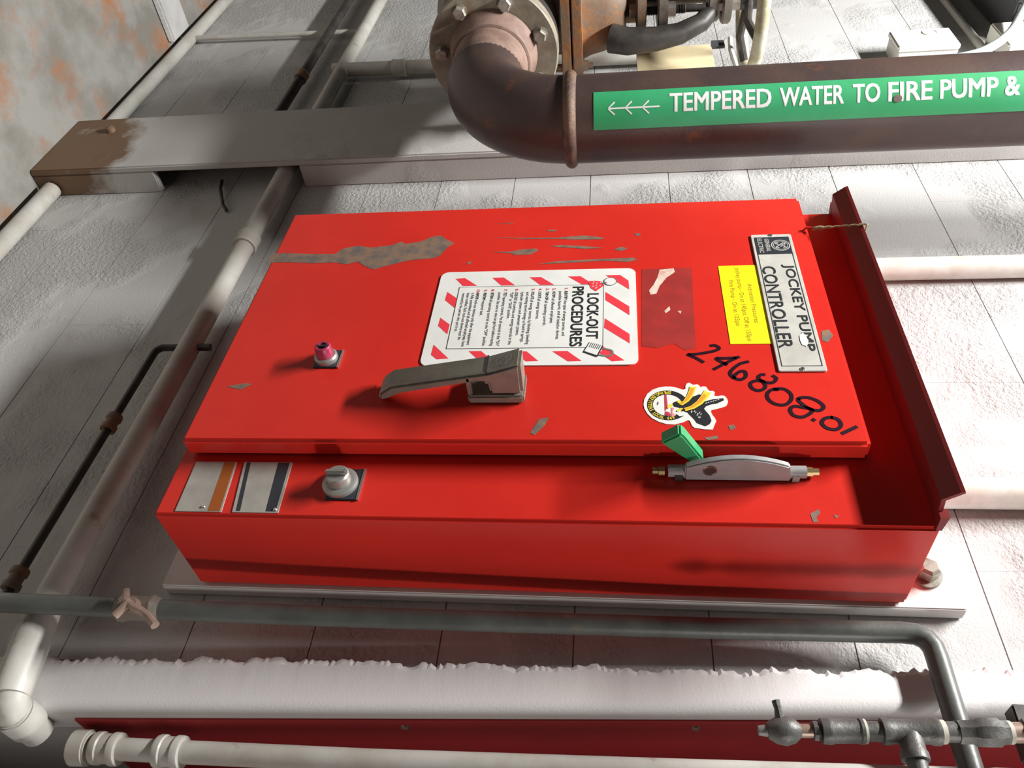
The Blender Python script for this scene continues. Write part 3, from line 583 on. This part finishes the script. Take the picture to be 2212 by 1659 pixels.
rb_ = obj('rating_plate', MB().prism([(-.107,.117),(-.007,.131),(-.007,.206),(-.107,.200)], YF-.0015, YF), DATAP, cab, smooth=0, label='small silver data plate with two black bands')
obj('black_band', MB().flat([(-.106,.176),(-.009,.185),(-.009,.2015),(-.106,.1955)], YF-.0017), PLATEB, rb_, smooth=0)
obj('black_band', MB().flat([(-.106,.122),(-.009,.1365),(-.009,.1435),(-.106,.1285)], YF-.0017), PLATEB, rb_, smooth=0)
obj('plate_rivet', MB().lathe((-.013, YF-.0015, .199), (0,-1,0), [(0,.0035),(.002,.002)], 10), CHROME, rb_)

# --- disconnect lever with green grip
arc = [(-.205,.826)] + [(-.214-.041*math.sin(math.pi*(.18+.62*i/9)), .826+.150*i/9) for i in range(10)] + [(-.205,.981)]
lever = obj('disconnect_lever', MB().prismx(arc, -.0895, -.0785), LEVER, cab, bevel=.0022, label='grey curved disconnect lever with green grip')
obj('lever_hole', MB().lathe((-.0784,-.229,.862), (1,0,0), [(0,.0095),(.0006,.0095)], 20), DARKIRON, lever)
obj('hole_edge', MB().torus((-.0782,-.229,.862), (1,0,0), .0098, .0013, 24, 6), CHROME, lever)
obj('pivot_bar', MB().cyl((-.090,-.2135,.802), (-.090,-.2135,1.003), .0095, 16), LEVER, lever)
for z0, z1, r in ((.797,.788,.0075),(.789,.779,.0055),(1.003,1.012,.0075),(1.012,1.021,.0055)):
    obj('stud', MB().cyl((-.090,-.2135,z0), (-.090,-.2135,z1), r, 8), BRASS, lever)
obj('bracket', MB().box(-.101,-.079,-.2145,YF,.812,.824), DARKIRON, lever)
obj('bracket', MB().box(-.101,-.079,-.2145,YF,.983,.993), LEVER, lever)
obj('grip', MB().prismx([(-.272,.789),(-.293,.816),(-.286,.823),(-.232,.855),(-.221,.842)], -.1165, -.0935), GREEN, lever, bevel=.003, label='green plastic grip')

# twine from the door hook up over the shield
tw = MB(); A = Vector((-.660,-.2515,1.103)); B = Vector((-.634,-.276,1.193)); path = []
for i in range(25):
    t = i/24; q = A.lerp(B, t); path.append((q.x+.0012*math.sin(t*40), q.y, q.z+.0012*math.cos(t*40)))
rad = [.0042 if i < 5 else .0028 if i < 9 else .0019 for i in range(25)]
tw.tube(path, rad, 8); tw.tube([(-.634,-.276,1.193),(-.632,-.262,1.191),(-.630,-.245,1.180),(-.630,-.215,1.1735)], .0019, 8)
o = obj('twine', tw, TWINE); tag(o, 'frayed brown twine tied from red door to drip shield', 'string')

# board behind the cabinet
bd = obj('mounting_board', MB().box(-.80, .006, .001, .0285, -.07, 1.262), BOARD, bevel=.002)
tag(bd, 'white painted board behind the red cabinet, bolted to the wall', 'board')
bn = MB(); bn.lathe((-.053, .001, 1.215), (0,-1,0), [(0,.024),(.006,.024)], 20); bn.lathe((-.053,-.005,1.215), (0,-1,0), [(0,.017),(.020,.017),(.024,.012)], 6)
obj('anchor_nut', bn, BOLT, bd)

# ================================================================== BROWN WATER PIPE
# the big pipework was drawn for a 150 mm pipe; the one on this wall is a size larger and sits nearer the wall
PS = 1.108
def PW(x, y, z): return (PS*x - .0740, PS*y + .1270, PS*z - .0783)
def pobj(name, mb, *args, **kw):
    mb.v = [PW(*q) for q in mb.v]
    return obj(name, mb, *args, **kw)
PX, PY, PR = -.896, -.379, .089
ZC = .43; BR = .21
pipe = thing('water_pipe', PW(PX, PY, .36), 'thick brown steel pipe with elbow, flange and green TEMPERED WATER label', 'pipe')
pobj('straight_pipe', MB().cyl((PX,PY,ZC+BR), (PX,PY,2.75), PR, 48), PIPEB, pipe)
pth = [(PX - BR + BR*math.cos(a), PY, ZC + BR - BR*math.sin(a)) for a in [math.radians(90*i/16) for i in range(17)]]
pobj('elbow', MB().tube(pth, PR, 48), PIPEB, pipe)
wl = MB(); R = random.Random(5); rs = []
for k_, (dz, rr) in enumerate(((-.014,PR),(-.010,PR+.006),(-.003,PR+.010),(.004,PR+.0095),(.010,PR+.005),(.013,PR))):
    rs.append([(PX+(rr+R.uniform(-.0012,.0012)*(0<k_<5))*math.cos(2*math.pi*j/60), PY+(rr)*math.sin(2*math.pi*j/60), ZC+BR-.006+dz) for j in range(60)])
wl.rings(rs); pobj('weld_bead', wl, WELD, pipe, smooth=60)
FX = -1.252
pobj('neck', MB().lathe((PX-BR+.002,PY,ZC), (-1,0,0), [(0,PR),(.085,PR),(.100,PR+.006),(.125,PR+.014),(.146,PR+.020)], 48), NECK, pipe)
pobj('weld_ring', MB().torus((PX-BR-.092,PY,ZC), (1,0,0), PR+.002, .007, 48, 8), NECK, pipe)
fl = pobj('flange', MB().lathe((FX,PY,ZC), (-1,0,0), [(0,.100),(0,.156),(.003,.159),(.034,.159),(.036,.157),(.036,.05)], 72), FLANGE, pipe)
for i in range(7):
    a = math.radians(-180 + 360/7*i + 6)             # angle from image right (up) towards image down (right)
    bz = ZC + .126*math.cos(a); by = PY + .126*math.sin(a)
    b_ = MB(); b_.lathe((FX,by,bz), (1,0,0), [(0,.0175),(.004,.0175)], 18); b_.lathe((FX+.004,by,bz), (1,0,0), [(0,.0165),(.013,.0165),(.016,.013)], 6, phase=i*.3)
    pobj('flange_bolt', b_, BOLT, fl)
# label wrapped on the pipe
A0_ = -26.7
def wrap(mb, r, cuts=None):
    bm = bmesh.new(); vs = [bm.verts.new((v[0], v[2], v[1])) for v in mb.v]
    for q in mb.f:
        try: bm.faces.new([vs[i] for i in q])
        except ValueError: pass
    for i in range(-40, 30, 3):
        bmesh.ops.bisect_plane(bm, geom=bm.verts[:]+bm.edges[:]+bm.faces[:], plane_co=(0, i, 0), plane_no=(0, 1, 0))
    out = MB(); idx = {v: k for k, v in enumerate(bm.verts)}
    for v in bm.verts:                               # x -> height, y -> minus degrees from the viewer side
        a = math.radians(A0_ - v.co.y); rr_ = r - v.co.z; out.v.append((PX + rr_*math.cos(a), PY + rr_*math.sin(a), v.co.x))
    out.f = [tuple(idx[v] for v in f_.verts) for f_ in bm.faces]; bm.free(); return out
lb = MB().flat([(.6825,-14),(1.9,-14),(1.9,34),(.6825,34)], 0)
label = pobj('pipe_label', wrap(lb, PR+.0008), GREENL, pipe, smooth=60, label='green label band with white arrows and letters')
tm = MB()
for wd, z0, z1 in (('TEMPERED',.8316,1.023),('WATER',1.0403,1.1572),('TO',1.1749,1.2227),('FIRE',1.2394,1.3163),('PUMP',1.3319,1.4319),('&',1.4456,1.4700),('SPRINKLERS',1.4870,1.755)):
    if wd != 'SPRINKLERS': write(tm, wd, z0, z1, 4.5, 26.5, 0, bold=.026)
pobj('label_print', wrap(tm, PR+.0011), WHITEP, label, smooth=60)
for z0 in (.7126, .7462, .7796):
    ar = MB(); ar.flat([(z0+.001,10.5),(z0+.032,10.5),(z0+.032,12.5),(z0+.001,12.5)], 0)
    ar.flat([(z0,11.5),(z0+.0125,18.5),(z0+.0105,19.5+.6),(z0-.002,12.2)], 0); ar.flat([(z0,11.5),(z0+.0125,4.5),(z0+.0105,3.0),(z0-.002,10.8)], 0)
    pobj('arrow', wrap(ar, PR+.0012), WHITEP, label, smooth=60)
dm = MB().flat([(1.2555+.008*math.cos(a), 7+4.5*math.sin(a)) for a in [2*math.pi*i/10 for i in range(10)]], 0)
pobj('label_wear', wrap(dm, PR+.0020), SCRAPE, label, smooth=60)

# ================================================================== GATE VALVE BEHIND THE FLANGE
VX, VY = -1.55, PY
val = thing('gate_valve', PW(VX, VY, .24), 'rusty iron gate valve with yoke and handwheel joined to the flange of the brown pipe', 'valve')
pobj('valve_body', MB().lathe((FX-.075,PY,ZC), (-1,0,0), [(0,.10),(.02,.105),(.07,.14),(.16,.175),(.26,.175),(.36,.14),(.42,.105),(.44,.10)], 40), IRONG, val)
fl2 = pobj('valve_flange', MB().lathe((FX-.038,PY,ZC), (-1,0,0), [(0,.05),(0,.157),(.036,.157),(.036,.05)], 60), DARKIRON, val)
def oval(cx, cy, hx, hy, n=6, r=.05):
    P = []
    for sx, sy, a0 in ((1,-1,-90),(1,1,0),(-1,1,90),(-1,-1,180)):
        for i in range(n):
            a = math.radians(a0+90*i/(n-1)); P.append((cx+sx*(hx-r)+r*math.cos(a), cy+sy*(hy-r)+r*math.sin(a)))
    return P
def slab(mb, P, z0, z1):
    mb.rings([[(a,b,z0) for a,b in P],[(a,b,z1) for a,b in P]]); return mb
pobj('neck_body', slab(MB(), oval(VX,VY,.12,.10), .50, .59), IRONG, val)
pobj('bonnet_flange', slab(MB(), oval(VX,VY,.172,.138,r=.04), .588, .613), IRON, val, bevel=.003)
pobj('bonnet_flange', slab(MB(), oval(VX,VY,.170,.136,r=.04), .617, .642), IRON, val, bevel=.003)
for dx, dy in ((.158,.10),(.158,-.10),(-.13,.10),(0,-.12)):
    bo = MB(); bo.cyl((VX+dx*.94,VY+dy*1.04,.575),(VX+dx*.94,VY+dy*1.04,.668), .0075, 10); bo.cyl((VX+dx*.94,VY+dy*1.04,.642),(VX+dx*.94,VY+dy*1.04,.656), .014, 6)
    pobj('bonnet_bolt', bo, IRON, val)
bo = MB(); rsb = []
for z, hx, hy in ((.640,.135,.115),(.66,.128,.108),(.70,.122,.10),(.735,.110,.092),(.755,.085,.075)):
    rsb.append([(a,b,z) for a,b in oval(VX,VY,hx,hy,n=8,r=.065)])
bo.rings(rsb); pobj('bonnet', bo, IRON, val)
pobj('stuffing_box', MB().cyl((VX,VY,.75),(VX,VY,.79), .055, 24), IRON, val)
pobj('gland_lug', slab(MB(), oval(VX,VY,.105,.045,r=.035), .780, .806), IRON, val, bevel=.004)
pobj('gland_flange', slab(MB(), oval(VX,VY,.115,.05,r=.04), .834, .860), IRONG, val, bevel=.004)
pobj('stem', MB().cyl((VX,VY,.78),(VX,VY,1.10), .017, 18), DARKIRON, val)
for sx in (-1, 1):
    rd = MB(); x_ = VX + sx*.080; prof = [(0,.011)]
    for i in range(40): prof += [(.004*i+.002,.0125),(.004*i+.004,.0095)]
    rd.lathe((x_,VY,.745), (0,0,1), prof+[(.21,.009)], 14); pobj('gland_rod', rd, DARKIRON, val)
    pobj('gland_nut', MB().cyl((x_,VY,.861),(x_,VY,.880), .020, 6), BOLT, val)
    pobj('gland_nut', MB().cyl((x_,VY,.762),(x_,VY,.779), .020, 6), IRON, val)
    ya = MB(); pts = [(VX+sx*.128,VY+.045,.715),(VX+sx*.142,VY+.05,.76),(VX+sx*.138,VY+.05,.83),(VX+sx*.125,VY+.045,.89),(VX+sx*.100,VY+.03,.945),(VX+sx*.062,VY+.012,.975),(VX+sx*.04,VY,.99)]
    ya.tube(pts, [.036,.034,.030,.027,.024,.022,.022], 14); pobj('yoke_arm', ya, DARKIRON, val)
pobj('yoke_top', slab(MB(), oval(VX,VY,.085,.05,r=.045), .962, .992), IRONG, val, bevel=.004)
pobj('yoke_cap', slab(MB(), oval(VX,VY,.095,.055,r=.05), .998, .021+1.0), IRONG, val, bevel=.004)
for sx in (-1, 1): pobj('cap_bolt', MB().cyl((VX+sx*.07,VY,.985),(VX+sx*.07,VY,1.041), .016, 6), BOLT, val)
wh = pobj('handwheel', MB().torus((VX,VY,1.082), (0,0,1), .190, .0165, 72, 14), CREAMP, val, label='cream painted handwheel rim')
pobj('wheel_hub', MB().cyl((VX,VY,1.045),(VX,VY,1.10), .040, 24), DARKIRON, wh)
for i in range(5):
    a = 2*math.pi*i/5 + .3; pobj('spoke', MB().tube([(VX+.035*math.cos(a),VY+.035*math.sin(a),1.070),(VX+.11*math.cos(a),VY+.11*math.sin(a),1.060),(VX+.185*math.cos(a),VY+.185*math.sin(a),1.080)], .011, 10), DARKIRON, wh)
# hanging tag and strap
tgp = [(-1.62,.785),(-1.36,.785),(-1.36,.975),(-1.378,.993),(-1.62,.993)]
tgo = pobj('hanging_tag', MB().prism(tgp, -.222, -.218), CARD, bevel=.001); tag(tgo, 'cream tag with faded lettering hanging behind the gate valve', 'tag')
tp_ = MB(); write(tp_, 'OPEN', 0, .045, 0, .012, -.2224); tp_.v = [(-1.425 - z, y, .838 + x) for x, y, z in tp_.v]
pobj('tag_print', tp_, TAGINK, tgo, smooth=0)
sb = MB().box(-1.64,-1.60,-.224,-.216,.995,1.030); pobj('tag_clip', sb, BOXG, tgo)
sp = MB().tube([(-1.62,-.235,1.045),(-1.55,-.232,1.04),(-1.45,-.225,1.045),(-1.40,-.222,1.05)], .007, 10)
o = pobj('wire_tie', sp, WHITEP); tag(o, 'white tie strap beside the handwheel spokes', 'strap')

# ================================================================== PIPES AND CONDUITS ALONG THE WALL
def run(name, label, pts, r, mat, couplings=(), cat='pipe', seg=20, base=None, cmat=None, clen=.05, cr=1.28):
    t = thing(name, base or pts[0], label, cat)
    obj('tube', MB().tube(pts, r, seg), mat, t)
    for c, d in couplings:
        c = Vector(c); d = Vector(d).normalized(); L = clen/2
        m_ = MB().lathe(c-d*L, d, [(0,r*cr*.96),(.003,r*cr),(.011,r*cr),(.013,r*(cr*.5+.58)),(clen-.013,r*(cr*.5+.58)),(clen-.011,r*cr),(clen-.003,r*cr),(clen,r*cr*.96)], 22)
        obj('coupling', m_, cmat or mat, t)
    return t
run('conduit', 'long pale grey conduit with a coupling running from the pilaster past the cabinet', [(-3.2,-.008,-.255),(-1.5,-.010,-.256),(-.6,-.014,-.252),(.05,-.034,-.238),(.088,-.0365,-.2318)], .0245, CONDUIT,
    [((-1.02,-.0125,-.254),(1,0,0))], 'conduit')
el = thing('conduit_elbow', (.215,-.044,-.2), 'thick white elbow ending the long grey conduit at the plaster corner', 'conduit')
obj('body', MB().tube([(.085,-.037,-.232),(.130,-.039,-.225),(.215,-.044,-.207),(.232,-.044,-.204)], [.027,.030,.030,.028], 20), CONDUIT, el)
obj('bend', MB().tube([(.215,-.044,-.207),(.236,-.040,-.203),(.245,-.028,-.200),(.248,-.010,-.198)], .027, 20), CONDUIT, el)
obj('sleeve', MB().tube([(.248,-.028,-.199),(.249,.018,-.196)], .029, 22), CONDUIT, el, bevel=.003)
obj('nipple', MB().tube([(.249,.012,-.196),(.250,.045,-.193)], .025, 20), CONDUIT, el, bevel=.004)
run('pipe', 'dark pipe with a rusty collar parallel to the conduit beyond the pilaster', [(-3.2,-.012,-.395),(-1.60,-.012,-.395)], .017, DARKIRON, [((-2.05,-.012,-.395),(1,0,0))], 'conduit', cmat=IRON)
run('thin_pipe', 'thin black pipe with rusty couplings alongside the long grey conduit', [(-.60,-.014,-.20),(-.60,-.014,-.318),(-.592,-.014,-.328),(-.58,-.014,-.331),(.075,-.030,-.325)], .0085, DARKIRON, [((-.36,-.0195,-.3285),(1,0,0)),((.02,-.029,-.326),(1,0,0))], cmat=IRON, clen=.04, cr=1.9)
run('riser_conduit', 'short grey conduit with coupling between the pilaster and the round flange', [(-2.10,-.008,-.29),(-2.086,-.006,.2),(-2.07,-.006,.88),(-2.07,.03,.93)], .024, CONDUIT, [((-2.089,-.007,-.04),(0,0,1))], 'conduit')
run('wall_rod', 'thin pale rod on the far wall near the rusty floor', [(-2.53,.006,-1.06),(-2.49,.006,-.30)], .010, CONDUIT, (), 'rod')
run('white_conduit', 'white conduit on the wall meeting the drip shield near the twine', [(-.862,.004,1.20),(-.862,.004,2.75)], .0265, CONDW, (), 'conduit')
run('white_conduit', 'white conduit on the wall meeting the drip shield near the bolted board', [(-.221,.003,1.263),(-.224,.003,2.75)], .0275, CONDW, (), 'conduit')
hkw = MB().tube([(-1.40,.02,-.475),(-1.33,.006,-.45),(-1.25,.012,-.415),(-1.235,.024,-.402)], .005, 8)
o = obj('wall_hook', hkw, DARKIRON); tag(o, 'thin dark wire hook on the wall beside the pilaster', 'hook')

# grey pipe with elbow right of the cabinet
gp = [(.102,-.098,-.62),(.0985,-.0905,-.30),(.084,-.055,.25),(.066,-.026,.85),(.059,-.0195,1.12),(.0585,-.0195,1.146),(.0605,-.0195,1.166),(.0680,-.0195,1.179),(.081,-.0195,1.186),(.10,-.0198,1.187),(.20,-.0200,1.187),(.325,-.0200,1.187)]
run('grey_pipe', 'long dark grey pipe along the side of the cabinet with a right-angle bend', gp, .0160, GREYP, [], base=(.098,-.082,-.62))
t_ = thing('drain_valve', (.10,-.08,-.03), 'small tarnished valve with bent lever on the grey pipe', 'valve')
obj('valve_body', MB().lathe((.0926,-.0760,-.075), (-.0264,.0645,1), [(0,.0175),(.008,.0235),(.018,.0205),(.050,.0205),(.060,.0235),(.072,.0175)], 8), IRONG, t_)
obj('bonnet', MB().cyl((.092,-.075,-.04),(.104,-.110,-.036), .0125, 12), BRONZE, t_)
obj('lever', MB().tube([(.080,-.110,-.050),(.100,-.113,-.040),(.112,-.113,-.022),(.118,-.113,-.004),(.128,-.113,.012),(.140,-.113,.026)], [.005,.006,.007,.006,.006,.007], 10), BRONZE, t_)
obj('lever', MB().tube([(.104,-.113,-.034),(.118,-.112,-.042),(.126,-.111,-.048)], .007, 10), BRONZE, t_)

# red panel on the return of the wall, pale pipe beside it
rp = MB()
def red(z, y): return (xr(z)+.0035, y, z)
rp.add([red(-.13,.024),red(-.13,.9),red(2.7,.9),red(2.7,.024)] + [(xr(-.13)-.002,.024,-.13),(xr(-.13)-.002,.9,-.13),(xr(2.7)-.002,.9,2.7),(xr(2.7)-.002,.024,2.7)],
       [(0,1,2,3),(7,6,5,4),(0,4,5,1),(1,5,6,2),(2,6,7,3),(3,7,4,0)])
rpo = obj('red_panel', rp, REDOLD, smooth=0); tag(rpo, 'dull red painted panel in shade around the plaster corner', 'panel')
for z in (.40, .84):
    obj('panel_screw', MB().lathe((xr(z)+.003,.045,z), (1,0,0), [(0,.007),(.003,.006),(.004,.002)], 12), BRONZE, rpo)
run('pale_riser', 'pale grey riser pipe with two couplings in front of the red panel', [(.2675,.05,-.112),(.267,.05,-.09),(.262,.05,.36),(.252,.05,.80),(.243,.05,1.15),(.22,.05,2.0)], .0172, CONDUIT, [((.2668,.05,-.070),(0,0,1)),((.2662,.05,.035),(0,0,1))], cr=1.45, clen=.042)
obj('flat_tee', MB().tube([(.2685,.05,-.128),(.2675,.05,-.098)], .027, 20), CONDUIT, bpy.data.objects['pale_riser'], bevel=.003)

# dark threaded fittings hanging from above on the right
FXx = lambda z: .2465 - .043*(z-.94); FYy = -.10
ft = thing('fitting_string', (FXx(.90), FYy, .90), 'dark string of threaded pipe fittings with petcock crossing the grey pipe', 'pipe fittings')
ax = Vector((FXx(2.0)-FXx(.9), 0, 1.1)).normalized(); o0 = Vector((FXx(.9), FYy, .9))
def piece(name, z0, prof, mat, seg=20):
    h = z0 - .9
    return obj(name, MB().lathe(o0 + ax*h, ax, prof, seg), mat, ft)
pk = piece('petcock', .918, [(0,.010),(.010,.016),(.022,.0185),(.034,.015),(.042,.008)], BLACKP)
obj('spout', MB().cyl(o0+ax*.006, o0+ax*.022, .006, 12, .0085), ALU, pk)
q = o0 + ax*.035
obj('cock_key', MB().tube([q+Vector((-.012,-.006,0)), q+Vector((-.024,-.011,-.002)), q+Vector((-.034,-.013,-.004))], [.007,.005,.0055], 10), BLACKP, pk)
piece('nipple', .958, [(0,.0085),(.026,.0085)], BRONZE)
piece('reducer', .975, [(0,.0125),(.005,.013),(.008,.009)], BLACKP, 8)
piece('bushing', .985, [(0,.0155),(.008,.0165),(.012,.0165),(.016,.0150),(.046,.0145),(.048,.016),(.052,.016)], BLACKP)
piece('tape_ring', 1.0365, [(0,.0152),(.004,.0150)], THREAD)
piece('pipe_nipple', 1.040, [(0,.0125),(.022,.0125)], BLACKP)
tee = piece('tee', 1.060, [(0,.0160),(.008,.0165),(.012,.0150),(.058,.0150),(.062,.0168),(.070,.0165)], BLACKP)
tq = o0 + ax*(1.094-.9)
obj('tee_branch', MB().lathe(tq, (1,0,-.02), [(0,.0145),(.024,.0150),(.027,.0170),(.036,.0170)], 20), BLACKP, tee)
obj('branch_pipe', MB().cyl(tq+Vector((.03,0,0)), tq+Vector((.20,0,-.004)), .0125, 18), BLACKP, tee)
piece('tape_ring', 1.131, [(0,.0148),(.006,.0145)], THREAD)
piece('pipe_nipple', 1.136, [(0,.0128),(.020,.0128)], BLACKP)
piece('union', 1.152, [(0,.0150),(.020,.0155),(.024,.0185),(.048,.0185),(.052,.0155),(.060,.0150)], BLACKP, 8)
piece('tape_ring', 1.212, [(0,.0142),(.005,.0140)], THREAD)
piece('pipe_nipple', 1.216, [(0,.0125),(.018,.0125)], BRONZE)
piece('hex_bushing', 1.232, [(0,.0170),(.010,.0170),(.012,.0135)], BLACKP, 6)
piece('riser', 1.243, [(0,.0128),(1.5,.0128)], BLACKP)
o = obj('wall_bracket', MB().box(.165,.235,-.03,.001,1.262,1.30), DARKIRON, bevel=.002); tag(o, 'small dark steel bracket on the plaster at the edge of the picture', 'bracket')

# ================================================================== BOXES HIGH ON THE WALL
jb = thing('junction_box', (-2.01,-.005,1.615), 'small white junction box with a round knockout behind the brown pipe', 'junction box')
obj('case', MB().box(-2.075,-1.950,-.022,.030,1.620,1.800), BOXW, jb, bevel=.003)
obj('cover', MB().box(-2.078,-1.948,-.042,-.022,1.616,1.803), BOXW, jb, bevel=.004)
obj('knockout', MB().lathe((-2.045,-.042,1.735), (0,-1,0), [(0,.024),(.003,.024),(.003,.019),(.001,.018)], 24), BOXW, jb)
gb = thing('grey_enclosure', (-2.35,-.02,1.93), 'dark grey enclosure on the wall in the corner beyond the junction box', 'enclosure')
obj('case', MB().box(-2.70,-2.10,-.10,.030,2.00,2.60), BOXG, gb, bevel=.006)
obj('cover', MB().box(-2.71,-2.09,-.118,-.10,1.99,2.61), BOXG, gb, bevel=.004)
tr = obj('wireway', MB().box(-2.075,-1.90,-.05,.030,1.925,2.75), BOXW, bevel=.004); tag(tr, 'white wall duct between the junction box and the dark grey enclosure', 'duct')
run('surface_conduit', 'thin pale conduit running along the wall to the white duct', [(-3.3,.016,1.908),(-2.0,.016,1.908),(-1.985,.016,1.925)], .013, CONDUIT, (), 'conduit')
fx = [(-1.84,-.03,1.70),(-1.835,-.045,1.745),(-1.845,-.06,1.83),(-1.92,-.075,1.92),(-2.02,-.10,1.985),(-2.12,-.13,2.04),(-2.26,-.14,2.10),(-2.30,-.13,2.14)]
pts = []
P_ = [Vector(q) for q in fx]
for i in range(len(P_)-1):
    p0 = P_[max(i-1,0)]; p3 = P_[min(i+2,len(P_)-1)]
    for k in range(6):
        t = k/6; a, b = P_[i], P_[i+1]; pts.append(.5*((2*a)+(b-p0)*t+(2*p0-5*a+4*b-p3)*t*t+(3*a-p0-3*b+p3)*t**3))
pts.append(P_[-1])
o = obj('flexible_conduit', MB().tube(pts, .0135, 14), FLEX); tag(o, 'curved grey flexible conduit beside the junction box', 'conduit')

# lift everything so that the floor lies at height zero
for o in C.objects:
    if o.parent is None and o.type in ('MESH', 'EMPTY'):
        o.location.z += ZO
